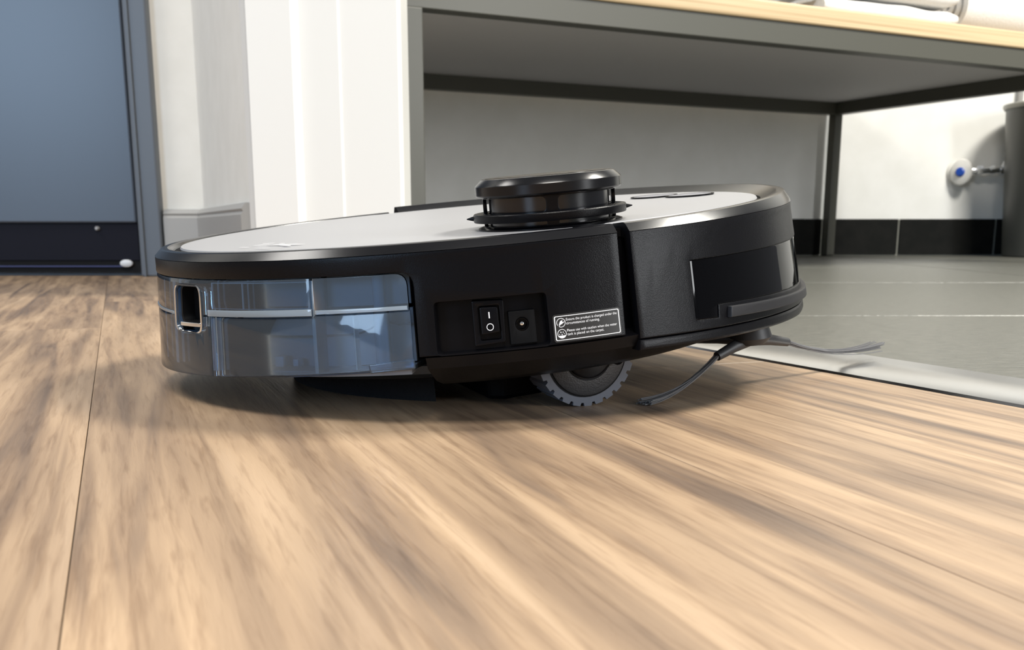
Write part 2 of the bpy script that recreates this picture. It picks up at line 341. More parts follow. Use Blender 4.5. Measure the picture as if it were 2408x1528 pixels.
# ------------------------------------------------------------------ towels on the bench
TOWEL = noisy('white_terry_cloth', (.62, .61, .585), (.68, .67, .65), 400, .95, .8, bdist=.002)
def fold_towel(name, p0, p1, dep, hgt, layers, label, seed, sink=0):
    """stack of soft folded layers, front edge from p0 to p1 along the bench"""
    c = (p0+p1)/2 + BS*dep/2; Lh = (p1-p0).length/2; root = empty(name, (c.x, c.y, ZTOP), math.atan2(BF.y, BF.x)); tag(root, label, 'towel', 'towels on the bench')
    lh = hgt/layers
    for k in range(layers):
        bm = bmesh.new(); nx, nu = 26, 20; rings = []
        for i in range(nx+1):
            x = -Lh + 2*Lh*i/nx; e = min(1, (1-abs(x)/Lh)*7); rg = []
            for j in range(nu):
                a = 2*math.pi*j/nu; ca, sa = math.cos(a), math.sin(a)
                yy = (abs(ca)**.35)*math.copysign(dep/2, ca); zz = (abs(sa)**.6)*math.copysign(lh/2, sa)*(.55+.45*e**.5)
                nn = noise.noise(Vector((x*9+seed, yy*9, k*3.1)))
                yy += .006*nn*(1 if ca < 0 else .4); zz += .0035*noise.noise(Vector((x*14, yy*20+seed, k)))*(1 if sa > 0 or k else 0)
                rg.append(bm.verts.new((x + .004*nn, yy, lh*(k+.5)+zz)))
            rings.append(rg)
        for A_, B_ in zip(rings, rings[1:]):
            for j in range(nu): bm.faces.new((A_[j], A_[(j+1) % nu], B_[(j+1) % nu], B_[j]))
        bm.faces.new(rings[0][::-1]); bm.faces.new(rings[-1]); obj('fold', bm, TOWEL, root, 60)
    return root
q0, q1 = at_z(1950, 32, ZTOP), at_z(2262, 70, ZTOP); q0 += BS*.012; q1 += BS*.012
fold_towel('folded_towel', q0, q0 + BF*(q1-q0).dot(BF), .22, .075, 2, 'folded white towel lying on the plywood bench top beside a rolled towel', 3)
# loose cloth end trailing off the folded towel
r0 = at_z(1822, 17, ZTOP) + BS*.03; Lc = (q0-r0).dot(BF) - .004; cl = empty('loose_towel', (r0.x, r0.y, ZTOP), math.atan2(BF.y, BF.x))
tag(cl, 'thin rumpled white cloth trailing over the bench top next to the folded towel', 'towel', 'towels on the bench')
bm = bmesh.new(); G = []
for i in range(22):
    row = []
    for j in range(12):
        x, y = Lc*i/21, .16*j/11; z = .003 + .030*(i/21)**2 + .010*(i/21)*noise.noise(Vector((x*22, y*18, 5))) + .004*abs(math.sin(x*60+y*25))*(i/21)
        row.append(bm.verts.new((x, y + .01*noise.noise(Vector((x*20, 1, 1))), z)))
    G.append(row)
for i in range(21):
    for j in range(11): bm.faces.new((G[i][j], G[i+1][j], G[i+1][j+1], G[i][j+1]))
bmesh.ops.solidify(bm, geom=bm.faces[:], thickness=.0028)
obj('cloth', bm, TOWEL, cl, 70)
# rolled towel: spiral section swept along the bench
e0 = at_z(2292, 84, ZTOP) + BS*.012; Rr = .062; rt = empty('rolled_towel', (e0.x, e0.y, ZTOP), math.atan2(BF.y, BF.x))
tag(rt, 'white towel rolled up with its spiral end showing, on the bench', 'towel', 'towels on the bench')
sp = []; turns = 3.2
for k in range(90):
    t = k/89; a = -math.pi/2 + 2*math.pi*turns*t + .9; r_ = Rr*(1-t*.86); sp.append((r_*math.cos(a), r_*math.sin(a)))
bm = bmesh.new(); rings = []; th = Rr*.86/turns*.66
for i in range(15):
    x = .30*i/14; wv = .003*noise.noise(Vector((x*14, 3, 3))); rg = []
    for y, z in sp: rg.append(bm.verts.new((x + .003*noise.noise(Vector((y*30, z*30, 0))), y*(1+wv*8)+Rr, z*(1+wv*6)+Rr)))
    for (y, z) in sp[::-1]:
        l = math.hypot(y, z); f = (l-th)/l if l > th*1.05 else .05; rg.append(bm.verts.new((x, y*f+Rr, z*f+Rr)))
    rings.append(rg)
n = len(rings[0])
for A_, B_ in zip(rings, rings[1:]):
    for j in range(n): bm.faces.new((A_[j], A_[(j+1) % n], B_[(j+1) % n], B_[j]))
for rg in (rings[0], rings[-1]):
    for j in range(n//2-1): bm.faces.new((rg[j], rg[j+1], rg[n-2-j], rg[n-1-j]))
obj('roll', bm, TOWEL, rt, 60)
# ------------------------------------------------------------------ waste bin and water valve
BIN = mat('dark_grey_bin_plastic', (.055, .056, .05), .38); 
pb = at_z(2352, 602, 0); bcx = at_y(2352, 600, YR-.16).x + .118; bcy = YR-.16; ztb = at_y(2400, 246, bcy).z
wb = empty('waste_bin', (bcx, bcy, 0)); tag(wb, 'tapered dark grey waste bin with a rolled rim standing on the tiles near the valve', 'waste bin')
obj('bin_body', bm_lathe([(0, 0), (.100, 0), (.104, .004), (.128, ztb-.006), (.124, ztb-.006), (.098, .008), (0, .008)], 56), BIN, wb, 40)
obj('bin_rim', bm_lathe([(.126, ztb-.008), (.132, ztb-.010), (.136, ztb-.004), (.135, ztb+.002), (.129, ztb+.004), (.123, ztb), (.123, ztb-.008)], 56), mat('bin_rim_plastic', (.30, .295, .26), .3), wb, 60)
vc = at_y(2254, 406, YR); vl = empty('water_valve', (vc.x, YR-.001, vc.z)); tag(vl, 'white wall valve with blue centre and chrome outlet pipe above the base tiles', 'water valve')
RX = Matrix.Rotation(rad(90), 4, 'X')
obj('escutcheon', bm_lathe([(0, 0), (.034, 0), (.034, .003), (.028, .010), (.014, .016), (0, .016)], 40, RX), mat('white_enamel', (.72, .71, .67), .3), vl, 40)
TILT = Matrix.Translation((0, -.022, 0)) @ Matrix.Rotation(rad(-38), 4, 'Z') @ RX
obj('handle', bm_lathe([(0, -.006), (.012, -.006), (.030, 0), (.033, .006), (.030, .013), (.016, .018), (0, .018)], 40, TILT @ Matrix.Diagonal((.9, 1.12, 1, 1))), mat('white_handle', (.66, .65, .62), .3), vl, 40)
obj('blue_cap', bm_lathe([(0, .010), (.0125, .010), (.0125, .021), (.009, .024), (0, .024)], 24, TILT), mat('blue_cap_plastic', (.01, .06, .35), .35), vl, 40)
bm = bm_tube([(.012, -.030, .004), (.05, -.038, .004), (.112, -.040, .006)], .009, 12)
obj('outlet_pipe', bm, CHROME, vl, 60)
for k, (xx, rr, ln) in enumerate(((.034, .013, .016), (.070, .012, .014), (.098, .014, .020))):
    obj('pipe_nut', bm_tube([(xx, -.037, .004), (xx+ln, -.039, .005)], rr, 6), CHROME, vl)
obj('lever', bm_tube([(.105, -.042, .012), (.112, -.045, .030), (.118, -.048, .044)], .006, 10, None, .009), CHROME, vl, 60)
pp = at_y(2394, 230, YR); tag(obj('wall_pipe', bm_tube([(pp.x, YR-.012, 0.0), (pp.x, YR-.012, 1.2), (pp.x, YR-.012, 2.2)], .0075, 12), mat('grey_pipe', (.32, .31, .29), .4), smooth=60), 'slim grey pipe running up the white wall behind the waste bin', 'pipe')
# ------------------------------------------------------------------ robot vacuum (local t=0 is the plane of the top plate)
RY, RPI, RRO = rad(22.58), rad(5.84), rad(1.56)
MR = Matrix.Rotation(RY, 3, 'Z') @ Matrix.Rotation(-RPI, 3, 'Y') @ Matrix.Rotation(RRO, 3, 'X')
TC = Vector((-.0209, .5638, HCAM+.0060)); ZT = TC.z / MR[2][2]
rob = empty('robot_vacuum'); rob.matrix_world = Matrix.Translation(TC - MR.col[2]*ZT) @ MR.to_4x4()
tag(rob, 'round black robot vacuum with pale painted-reflection top and smoky blue water tank, nose tilted up', 'robot vacuum')
R0 = .165
def RD(t): return R0 if t > -.006 else R0 + (-.006-t)/.044*.0053
def loc(p): return MR.transposed() @ (Vector(p) - TC)          # world -> robot coordinates with t
def floor_t(x, y): return -(TC.z + MR[2][0]*x + MR[2][1]*y) / MR[2][2]
def wrap(name, contours, off, thick, m, bev=0, par=None, step=2.0, smooth=35, mesh=None, xf=None):
    """flat outline in (theta deg, t) -> solid of the given thickness following the robot's side; off = offset of the outer face"""
    if mesh is None: mesh = curve_mesh(flat_curve([[(rad(a)*R0, t) for a, t in c] for c in contours], thick/2, bev))
    bm = bmesh.new(); bm.from_mesh(mesh); bpy.data.meshes.remove(mesh)
    if xf: bmesh.ops.transform(bm, matrix=xf, verts=bm.verts[:])
    bmesh.ops.remove_doubles(bm, verts=bm.verts[:], dist=1e-6)
    xs_ = [v.co.x for v in bm.verts]; lo, hi = min(xs_), max(xs_); k = math.ceil(lo/(rad(step)*R0)); 
    while k*rad(step)*R0 < hi:
        bmesh.ops.bisect_plane(bm, geom=bm.verts[:]+bm.edges[:]+bm.faces[:], plane_co=(k*rad(step)*R0, 0, 0), plane_no=(1, 0, 0), dist=1e-7); k += 1
    for v in bm.verts:
        s, t, d = v.co; a = s/R0; r = RD(t)+off-thick/2+d; v.co = (r*math.cos(a), r*math.sin(a), t+ZT)
    return obj(name, bm, m, par or rob, smooth)
def lathe(name, prof, m, par=None, n=96, a0=0, a1=360, cx=0, cy=0, smooth=35):
    f = (lambda th: [(r, t+ZT) for r, t in prof(th)]) if callable(prof) else [(r, t+ZT) for r, t in prof]
    return obj(name, bm_lathe(f, n, Matrix.Translation((cx, cy, 0)), None, a0, a1), m, par or rob, smooth)
def rect(a0, a1, t0, t1, r=0, n=5):
    pts = [(a0, t0), (a1, t0), (a1, t1), (a0, t1)]
    if not r: return pts
    k = rad(1)*R0; return [(x/k, y) for x, y in round_poly([(a*k, t) for a, t in pts], r, n)]
def rpoly(pts, r): k = rad(1)*R0; return [(x/k, y) for x, y in round_poly([(a*k, t) for a, t in pts], r)]
def lerp(a, x0, y0, x1, y1): u = min(1, max(0, (a-x0)/(x1-x0))); return y0+(y1-y0)*u
def sidef(a, t, off=0): r = RD(t)+off; return Vector((r*math.cos(rad(a)), r*math.sin(rad(a)), t+ZT))
TANK0, TANK1 = -240.5, -119.6
def intank(a): a = (a+360) % 360 - 360; return TANK0 < a < TANK1
# chassis
lathe('chassis', lambda a: [(0, -.0615), (.110, -.0615), (.112, -.060), (.112, -.055), (.118, -.055), (.118, -.0432), (.118, -.006), (0, -.006)] if intank(a) else
      [(0, -.0615), (.138, -.0615), (.152, -.0570), (.1668, -.0490), (.1690, -.0442), (.1575, -.0432), (.1575, -.004), (0, -.004)], BLK, n=240, a0=-360, a1=0)
# rear half shell with tank opening and switch recess
REC = rect(-116.8, -101.7, -.0432, -.0230, .0018)
sh_out = rpoly([(-90.6, -.0034), (-90.9, -.0436), (-119.3, -.0436), (-119.3, -.0106), (-240.7, -.0106), (-240.7, -.0436), (-269.1, -.0436), (-269.4, -.0034)], [0, .0004, 0, .006, .006, 0, 0, 0])
wrap('rear_shell', [sh_out, REC], 0, .0075, BLK, .0005)
def rim_prof(up): return [(.1535, -.006), (.1535, -.0026), (.1566, -.0020), (.1576, -.0004+up), (.1585, up), (.1610, up), (.1618, -.0003+up), (.1645, -.0028+up*.3), (.1650, -.0033), (.1610, -.0040), (.1610, -.006)]
lathe('rear_rim', rim_prof(0), RIMB, n=110, a0=-269.4, a1=-90.6, smooth=22)
def fup(a): return .0030*(0.5-0.5*math.cos(math.pi*lerp(a, -88.7, 0, -10, 1)))
def front_rim_prof(a):
    u = fup(a); return [(.1505, -.006), (.1505, -.0012), (.1520, -.0006), (.1590-.001*u/.003, .0+u), (.1604, u), (.1618, -.0003+u), (.1645, -.0028+u*.4), (.1650, -.0033), (.1610, -.0040), (.1610, -.006)]
lathe('bumper_rim', front_rim_prof, RIMB, n=110, a0=-88.7, a1=88.7, smooth=22)
# top plate with its groove
lathe('groove_ring', [(0, -.0055), (.158, -.0055), (.158, -.0022), (0, -.0022)], BLKM)
def plate_r(a): a = (a+180) % 360-180; return .1525 if abs(a) > 95 else .1488
lathe('top_plate', lambda a: [(0, -.0035), (plate_r(a)-.0006, -.0035), (plate_r(a), -.0012), (plate_r(a)-.0005, -.0004), (0, .0001)], PLATE, n=180)
def on_plate(x, y, t=.0002):
    o = MR.transposed() @ (Vector((0, 0, HCAM)) - TC); d = MR.transposed() @ ray(x, y); k = (t-o.z)/d.z; return o + d*k
def strokes(name, segs, m, par, wd=.0007, t=.00022):
    bm = bmesh.new()
    for (xa, ya), (xb, yb), wf in segs:
        a, b = on_plate(xa, ya, t), on_plate(xb, yb, t); d = (b-a); n = Vector((-d.y, d.x, 0)).normalized()*wd*wf; z = t+ZT
        vs = [a, a+d*.3+n, a+d*.75+n*.8, b, a+d*.7-n, a+d*.25-n*.6]
        bm.faces.new([bm.verts.new((v.x, v.y, z)) for v in vs])
    bmesh.ops.solidify(bm, geom=bm.faces[:], thickness=.0002)
    return obj(name, bm, m, par)
plate = [c for c in rob.children if c.name.startswith('top_plate')][0]
c2 = lambda x, y: (560+x/12.04, 530+y/12.04)
strokes('logo_mark', [(c2(410, 560), c2(1050, 545), 2.2), (c2(720, 552), c2(1910, 522), 2.6), (c2(1130, 548), c2(1500, 575), 2.0), (c2(760, 512), c2(1050, 496), 1.8), (c2(1150, 512), c2(1330, 506), 1.6), (c2(0, 622), c2(340, 618), .8), (c2(410, 634), c2(960, 640), 1.0), (c2(420, 590), c2(900, 596), .9), (c2(1150, 606), c2(1300, 602), .8), (c2(680, 506), c2(880, 520), 1.0)],
        mat('light_logo_print', (.86, .86, .88), .35), plate)
BTN = mat('button_lacquer', (.62, .62, .66), .12)
for x, y, rr in ((1538, 461.5, .0135), (1622, 458.2, .0135)):
    p = on_plate(x, y); lathe('button', [(0, .0002), (rr-.0014, .0002), (rr-.0014, .0005), (0, .0003)], BTN, plate, 40, cx=p.x, cy=p.y)
    b = [c for c in plate.children if c.name.startswith('button')][-1]
    lathe('button_ring', [(rr-.0016, .0), (rr, .0), (rr, .0006), (rr-.0016, .0006)], BLK2, b, 40, cx=p.x, cy=p.y)
# ---- water tank
def tb(a): return lerp(a, -152, -.0515, -122, -.0478) - .0065*(1-lerp(a, -198, 0, -150, 1))
tank = obj('water_tank', bm_lathe(lambda a: [(.118, -.0535+ZT), (.166, tb(a)-.0012+ZT), (.1665, tb(a)+.0006+ZT), (.118, -.0510+ZT)], 100, None, None, TANK0+.6, TANK1-.8), SMOKE, rob, 35)
HOLE = rect(-166.9, -157.0, -.0342, -.0134, .0048, 7)
def bot(a0, a1): return [(a0+(a1-a0)*i/12, tb(a0+(a1-a0)*i/12)) for i in range(13)]
wrap('tank_base', [[(-154.9, -.0267), (-134.4, -.0266), (-134.2, -.0258), (TANK1-.5, -.0256)] + bot(-120.2, -154.9)], -.0004, .0016, SMOKE, .0003, tank)
wrap('tank_side_chamber', [[(TANK0+.5, -.0268), (-166.9, -.0268), (-166.9, -.0310), (-164.5, -.0342), (-159.5, -.0342), (-157.0, -.0310), (-157.0, -.0267), (-155.0, -.0267)] + bot(-155.0, -239.8)], -.0004, .0016, SMOKE, .0003, tank)
wrap('tank_lid', [[(TANK0+.5, -.0262), (TANK0+.5, -.0110), (-134.6, -.0110), (-134.6, -.0260), (-157.0, -.0261), (-157.0, -.0165), (-159.3, -.0134), (-164.6, -.0134), (-166.9, -.0165), (-166.9, -.0262)]], -.0004, .0016, SMOKE, .0003, tank)
wrap('tank_filler_door', [rpoly([(-134.1, -.0252), (-134.1, -.0110), (-120.2, -.0110), (-120.2, -.0252)], [.0003, .0003, .005, .0003])], -.0004, .0016, SMOKE, .0003, tank)
wrap('tank_flange', [[(-155.3, -.0263), (-155.3, -.0236), (-134.5, -.0230), (-134.5, -.0257)]], .0002, .0009, PALE, .0002, tank)
wrap('tank_flange', [[(-133.9, -.0252), (-133.9, -.0236), (-120.4, -.0234), (-120.4, -.0250)]], .0000, .0009, PALE, .0002, tank)
wrap('tank_flange', [[(-241, -.0268), (-241, -.0255), (-167.2, -.0258), (-167.2, -.0271)]], .0000, .0009, PALE, .0002, tank)
wrap('tank_rib', [rect(-155.6, -154.4, -.0500, -.0272)], -.0016, .012, PALE, .0003, tank)
wrap('tank_rib', [rect(-169.3, -168.4, -.0500, -.0130)], -.0016, .012, PALE, .0003, tank)
wrap('tank_rib', [rect(-134.9, -134.3, -.0490, -.0120)], -.0018, .008, PALE, .0002, tank)
wrap('tank_rib', [rect(-176.5, -175.7, -.0500, -.0130)], -.0018, .010, PALE, .0002, tank)
wrap('tank_rib', [rect(-147.6, -147.3, -.0232, -.0125)], -.0018, .006, PALE, 0, tank)
wrap('tank_rib', [rect(-128.5, -128.3, -.0478, -.0262)], -.0018, .004, PALE, 0, tank)
wrap('tank_frame', [rect(-155.0, -135.0, -.0232, -.0122, .0006), rect(-154.6, -135.3, -.0229, -.0126, .0006)], -.0018, .003, PALE, 0, tank)
wrap('tank_inner_wall', [[(-154.3, -.0500), (-154.3, -.0270), (-121, -.0262), (-121, -.0478), (-133, -.0490)]], -.016, .002, LINER, 0, tank)
wrap('tank_inner_wall', [[(-156.5, -.0235), (-156.5, -.0118), (-135.2, -.0118), (-135.2, -.0235)]], -.012, .002, LINER, 0, tank)
wrap('tank_inner_wall', [[(-134.2, -.0240), (-134.2, -.0118), (-120.8, -.0118), (-120.8, -.0240)]], -.012, .002, LINER, 0, tank)
wrap('tank_inner_wall', [rect(-239, -155.5, -.0505, -.0120), rect(-168, -155.7, -.0345, -.0121)], -.020, .002, LINER, 0, tank)
wrap('tank_inner_floor', [rect(-155, -121, -.0512, -.0490)], -.006, .010, LINER, 0, tank)
# outlet post, water line, corner foot
for a, t0, t1, r_, ri in ((-125.2, -.0245, -.0118, .0026, .0085), (-125.0, -.0480, -.0258, .0033, .0075)):
    q0, q1 = sidef(a, t0, -ri), sidef(a, t1, -ri); obj('outlet_post', bm_tube([q0, (q0+q1)/2, q1], r_, 16), PALE, tank, 60)
wl_pts = [(-154.2, -.0352), (-153.2, -.0366), (-149, -.0362), (-143, -.0363), (-136, -.0361), (-131, -.0356), (-129.3, -.0352), (-127.8, -.0338), (-126.3, -.0318), (-125.2, -.0308), (-124.2, -.0316), (-123.2, -.0324), (-121.4, -.0322)]
bm = bmesh.new()
wv = [[bm.verts.new(sidef(a, t+dt, -.0135)) for a, t in wl_pts] for dt in (.0005, -.0004)]
for i in range(len(wl_pts)-1): bm.faces.new((wv[0][i], wv[0][i+1], wv[1][i+1], wv[1][i]))
bmesh.ops.solidify(bm, geom=bm.faces[:], thickness=.0006); obj('water_line', bm, mat('water_line_dark', (.012, .014, .018), .3), tank)
wrap('corner_foot', [rpoly([(-126.2, -.0490), (-126.4, -.0455), (-120.0, -.0440), (-119.9, -.0478)], .0006)], .0006, .0016, SMOKE, .0003, tank)
wrap('tank_valve', [rect(-144.5, -142.8, -.0485, -.0440, .0008)], -.010, .004, PALE, .0004, tank)
wrap('tank_valve', [rect(-140.9, -139.9, -.0480, -.0450, .0005)], -.010, .004, PALE, .0003, tank)
# release latch opening
wrap('latch_surround', [HOLE, rect(-166.2, -157.6, -.0336, -.0137, .0044, 7)], .0002, .008, SMOKE, .0005, tank)
wrap('latch_opening', [rect(-164.8, -157.2, -.0302, -.0140, .0040, 7)], -.0068, .002, BLKM, 0, tank)
wrap('latch_opening_wall', [rect(-165.0, -157.1, -.0303, -.0139, .0040, 7), rect(-164.4, -157.7, -.0298, -.0144, .0036, 7)], -.0012, .007, BLKM, 0, tank)
wrap('latch_tab', [rpoly([(-164.2, -.0316), (-164.2, -.0298), (-157.5, -.0294), (-157.5, -.0312)], .0005)], .0004, .003, CHROME, .0003, tank)
# ---- mop plate under the tank, resting on the floor
arc = [(.130*math.cos(rad(a)), .130*math.sin(rad(a))) for a in range(-240, -119, 5)]
mp = obj('mop_plate', bm_prism(arc, -.0605+ZT, -.0530+ZT), mat('dark_blue_plastic', (.003, .006, .010), .4), rob); bevel(mp, .002)
arc2 = [(.106*math.cos(rad(a)), .106*math.sin(rad(a))) for a in range(-236, -120, 4)]
bm = bmesh.new(); a_ = [bm.verts.new((x, y, -.0600+ZT)) for x, y in arc2]; b_ = [bm.verts.new((x, y, floor_t(x, y)+ZT)) for x, y in arc2]
bm.faces.new(a_); bm.faces.new(b_[::-1])
for i in range(len(arc2)): bm.faces.new((a_[i], a_[(i+1) % len(arc2)], b_[(i+1) % len(arc2)], b_[i]))
obj('mop_pad', bm, mat('dark_mop_cloth', (.005, .0055, .007), .95, bump=1, bscale=900), rob)
bevel(obj('brush_housing', bm_prism([(-.036, -.094), (-.03, -.100), (.014, -.100), (.022, -.092), (.022, .098), (-.036, .098)], -.0785+ZT, -.0600+ZT), BLKM, rob), .002)
# ---- switch recess
wrap('recess_panel', [rect(-117.2, -101.3, -.0436, -.0226)], -.0062, .0012, BLK2)
sw = wrap('switch_frame', [rpoly([(-111.75, -.0417), (-111.75, -.0238), (-107.45, -.0244), (-107.6, -.0408)], .0008), rect(-110.95, -108.1, -.0396, -.0262, .0007)], -.0030, .0034, BLK2, .0003)
rk = wrap('rocker', [rpoly([(-110.75, -.0372), (-110.76, -.0265), (-108.33, -.0268), (-108.28, -.0366)], .0007)], -.0018, .0040, BLK2, .0005, sw)
wrap('on_mark', [rect(-109.61, -109.45, -.0309, -.0285)], -.00165, .0003, WHITEPRINT, 0, rk)
def ring_c(a, t, r1, r2, n=28):
    k = rad(1)*R0; return [[(a+r*math.cos(2*math.pi*i/n)/k, t+r*math.sin(2*math.pi*i/n)) for i in range(n)] for r in ((r1, r2) if r2 else (r1,))]
wrap('off_mark', ring_c(-109.53, -.0343, .0014, .00114), -.00165, .0003, WHITEPRINT, 0, rk)
jp = wrap('jack_panel', [rect(-106.9, -103.2, -.0424, -.0294, .0005)] + ring_c(-105.1, -.0347, .0027, 0), -.0040, .0024, BLKM, .0003)
wrap('jack_socket', ring_c(-105.1, -.0347, .0027, .0020), -.0044, .0022, GLOSS, .0002, jp)
wrap('jack_pin', ring_c(-105.15, -.0344, .0008, 0, 16), -.0035, .0030, CHROME, .0003, jp)
# ---- warning label
lb = wrap('warning_label', [rect(-101.15, -91.5, -.0428, -.0320, .0012)], .00022, .0003, STICKER)
wrap('label_border', [rect(-100.95, -91.68, -.0421, -.0326, .0007), rect(-100.83, -91.80, -.04185, -.03285, .0006)], .0003, .0002, WHITEPRINT, 0, lb)
LS, LT, LH, LWd = rad(-100.95)*R0, -.0326, .0095, rad(9.27)*R0
def text(s, x0, frac, width):
    c = bpy.data.curves.new('txt', 'FONT'); c.body = s; c.size = 1; c.extrude = 0; c.resolution_u = 3; me = curve_mesh(c)
    X = [v.co.x for v in me.vertices]; sc = width/(max(X)-min(X))
    hx_ = .00078/.72/1.0
    wrap('label_text', None, .0003, .0001, WHITEPRINT, 0, lb, mesh=me, xf=Matrix.Translation((LS+x0-min(X)*sc, LT-frac*LH, 0)) @ Matrix.Diagonal((sc, sc*1.12, 1, 1)))
text('Ensure the product is charged under the', .0047, .215, .0210)
text('circumstances of running.', .0047, .37, .0136)
text('Please use with caution when the water', .0047, .665, .0207)
text('tank is placed on the carpet.', .0047, .82, .0150)
kk = rad(1)*R0
def pt(cx_, cy_, pts): return [((LS+cx_+x)/kk, LT-cy_+y) for x, y in pts]
def arcpts(r, a0, a1, n=20): return [(r*math.cos(rad(a0+(a1-a0)*i/n)), r*math.sin(rad(a0+(a1-a0)*i/n))) for i in range(n+1)]
i1 = (.0026, .0026)
wrap('label_icon', [pt(*i1, arcpts(.0018, -100, 215) + arcpts(.0016, 215, -100))], .0003, .0002, WHITEPRINT, 0, lb)
wrap('label_icon', [pt(*i1, [(-.0009, -.0008), (-.0006, -.0010), (-.0002, -.0007), (.0004, -.0005), (.0010, .0000), (.0001, .0009), (-.0005, .0003), (-.0007, -.0003)])], .0003, .0002, WHITEPRINT, 0, lb)
for s_ in ((.0003, .0009), (.0010, .0003)):
    wrap('label_icon', [pt(*i1, [(s_[0]-.0001, s_[1]-.0003), (s_[0]+.0001, s_[1]-.0004), (s_[0]+.0004, s_[1]+.0001), (s_[0]+.0003, s_[1]+.0002)])], .0003, .0002, WHITEPRINT, 0, lb)
wrap('label_icon', [pt(*i1, [(-.0005, -.0007), (-.0009, -.0012), (-.0008, -.0016), (-.0002, -.00185), (-.0002, -.0017), (-.0006, -.0014), (-.0007, -.0012), (-.0003, -.0008)])], .0003, .0002, WHITEPRINT, 0, lb)
i2 = (.0026, .0069)
wrap('label_icon', [pt(*i2, arcpts(.0018, 0, 351)), pt(*i2, arcpts(.0016, 0, 351))], .0003, .0002, WHITEPRINT, 0, lb)
wrap('label_icon', [pt(*i2, arcpts(.0016, 207, 333))], .0003, .0002, WHITEPRINT, 0, lb)
for dx, dy, s_ in ((-.0004, .0006, 1.2), (.0005, .0006, 1), (-.0010, -.0002, .8), (0, -.0003, 1.1), (.0009, -.0001, .8)):
    wrap('label_icon', [pt(i2[0]+dx, i2[1]-dy, [(x*s_, y*s_) for x, y in ((-.00018, -.00012), (0, -.00024), (.00018, -.00012), (.00016, .00006), (0, .0003), (-.00016, .00006))])], .0003, .0002, WHITEPRINT, 0, lb)
# ---- bumper with sensor window, rubber strip and lower lip
def lip_t(a): return lerp(abs(a), 89, -.0459, 46, -.0512)
def wtop(a): return lerp(abs(a), 79, -.0182, 45, -.0203)
def wbot(a): return lerp(abs(a), 74.3, -.0381, 45, -.0424)
AS = list(range(-74, 75, 4))
win = [(-79.0, -.0427), (-78.9, wtop(-79))] + [(a, wtop(a)) for a in range(-74, 75, 4)] + [(79, wtop(79)), (79, -.0427), (74.4, -.0436), (74.2, -.0382)] + [(a, wbot(a)) for a in range(72, -73, -4)] + [(-74.2, -.0382), (-74.4, -.0436)]
bo = [(-88.7, -.0034)] + [(a, -.0034) for a in range(-84, 85, 4)] + [(88.7, -.0034), (88.8, lip_t(89))] + [(a, lip_t(a)) for a in range(86, -87, -4)] + [(-88.8, lip_t(89))]
bp = wrap('bumper', [bo, win], 0, .0050, BLK, .0004)
wrap('sensor_window', [rpoly(win, .0005)], -.0004, .0030, GLOSS, .0003, bp)
def lipb(a): return lerp(abs(a), 89, -.0507, 46, -.0566)
lo_ = [(a, lip_t(a)-.0003) for a in [-88.8]+list(range(-86, 87, 4))+[88.8]] + [(a, lipb(a)) for a in [89]+list(range(86, -87, -4))+[-89]]
wrap('bumper_lip', [lo_], -.0002, .0080, BLK, .0012, bp)
def st(a, top): return lerp(abs(a), 72.4, -.0398 if top else -.0443, 40, -.0456 if top else -.0500)
ss = [(a, st(a, 1)) for a in [-72.3]+list(range(-70, 71, 5))+[72.3]] + [(a, st(a, 0)) for a in [72.6]+list(range(70, -71, -5))+[-72.6]]
wrap('rubber_strip', [ss], .0022, .0040, mat('charcoal_rubber', (.010, .010, .012), .5, spec=.3), .0005, bp)
# ---- laser turret
TX, TY = -.0095, -.1195
def wrapcyl(name, contours, r, thick, m, bev, par, step=6):
    me = curve_mesh(flat_curve([[(rad(a)*r, t) for a, t in c] for c in contours], thick/2, bev)); bm = bmesh.new(); bm.from_mesh(me)
    bmesh.ops.remove_doubles(bm, verts=bm.verts[:], dist=1e-6)
    for k in range(-200//step, 200//step+1):
        bmesh.ops.bisect_plane(bm, geom=bm.verts[:]+bm.edges[:]+bm.faces[:], plane_co=(k*rad(step)*r, 0, 0), plane_no=(1, 0, 0), dist=1e-7)
    for v in bm.verts:
        s, t, d = v.co; a = s/r; q = r-thick/2+d; v.co = (TX+q*math.cos(a), TY+q*math.sin(a), t+ZT)
    bmesh.ops.remove_doubles(bm, verts=bm.verts[:], dist=2e-5)
    return obj(name, bm, m, par, 35)
tur = lathe('turret', [(0, -.0005), (.0310, -.0005), (.0310, .0003), (.0295, .0008), (.0275, .0012), (0, .0012)], BLK2, n=72, cx=TX, cy=TY)
lathe('turret_core', [(0, .0008), (.0258, .0008), (.0258, .0132), (0, .0132)], mat('turret_gloss', (.006, .006, .008), .16), tur, 72, cx=TX, cy=TY)
kk2 = rad(1)*.0283; PA = (-202, -112, -22, 68)
holes = [[(x/kk2, y) for x, y in round_poly([((PA[i]+5)*kk2, z0), ((PA[i]+85)*kk2, z0), ((PA[i]+85)*kk2, z1), ((PA[i]+5)*kk2, z1)], .0024, 6)] for i in range(4) for z0, z1 in ((.0012, .0030), (.0064, .0126))]
wrapcyl('turret_pillars', [[(-202, .0006), (158, .0006), (158, .0132), (-202, .0132)]] + holes, .0283, .0016, BLK2, .0002, tur)
lathe('turret_ring', [(.0292, .0030), (.0326, .0030), (.0328, .0034), (.0328, .0060), (.0325, .0064), (.0308, .0066), (.0305, .0062), (.0292, .0036)], BLK, tur, 72, cx=TX, cy=TY)
for a in (-204, -20):
    d = Vector((math.cos(rad(a)), math.sin(rad(a)), 0)); p = Vector((TX, TY, .0046+ZT)); obj('ring_nub', bm_tube([p+d*.0318, p+d*.034, p+d*.0358], .0013, 10, None, .0002), BLK, tur, 60)
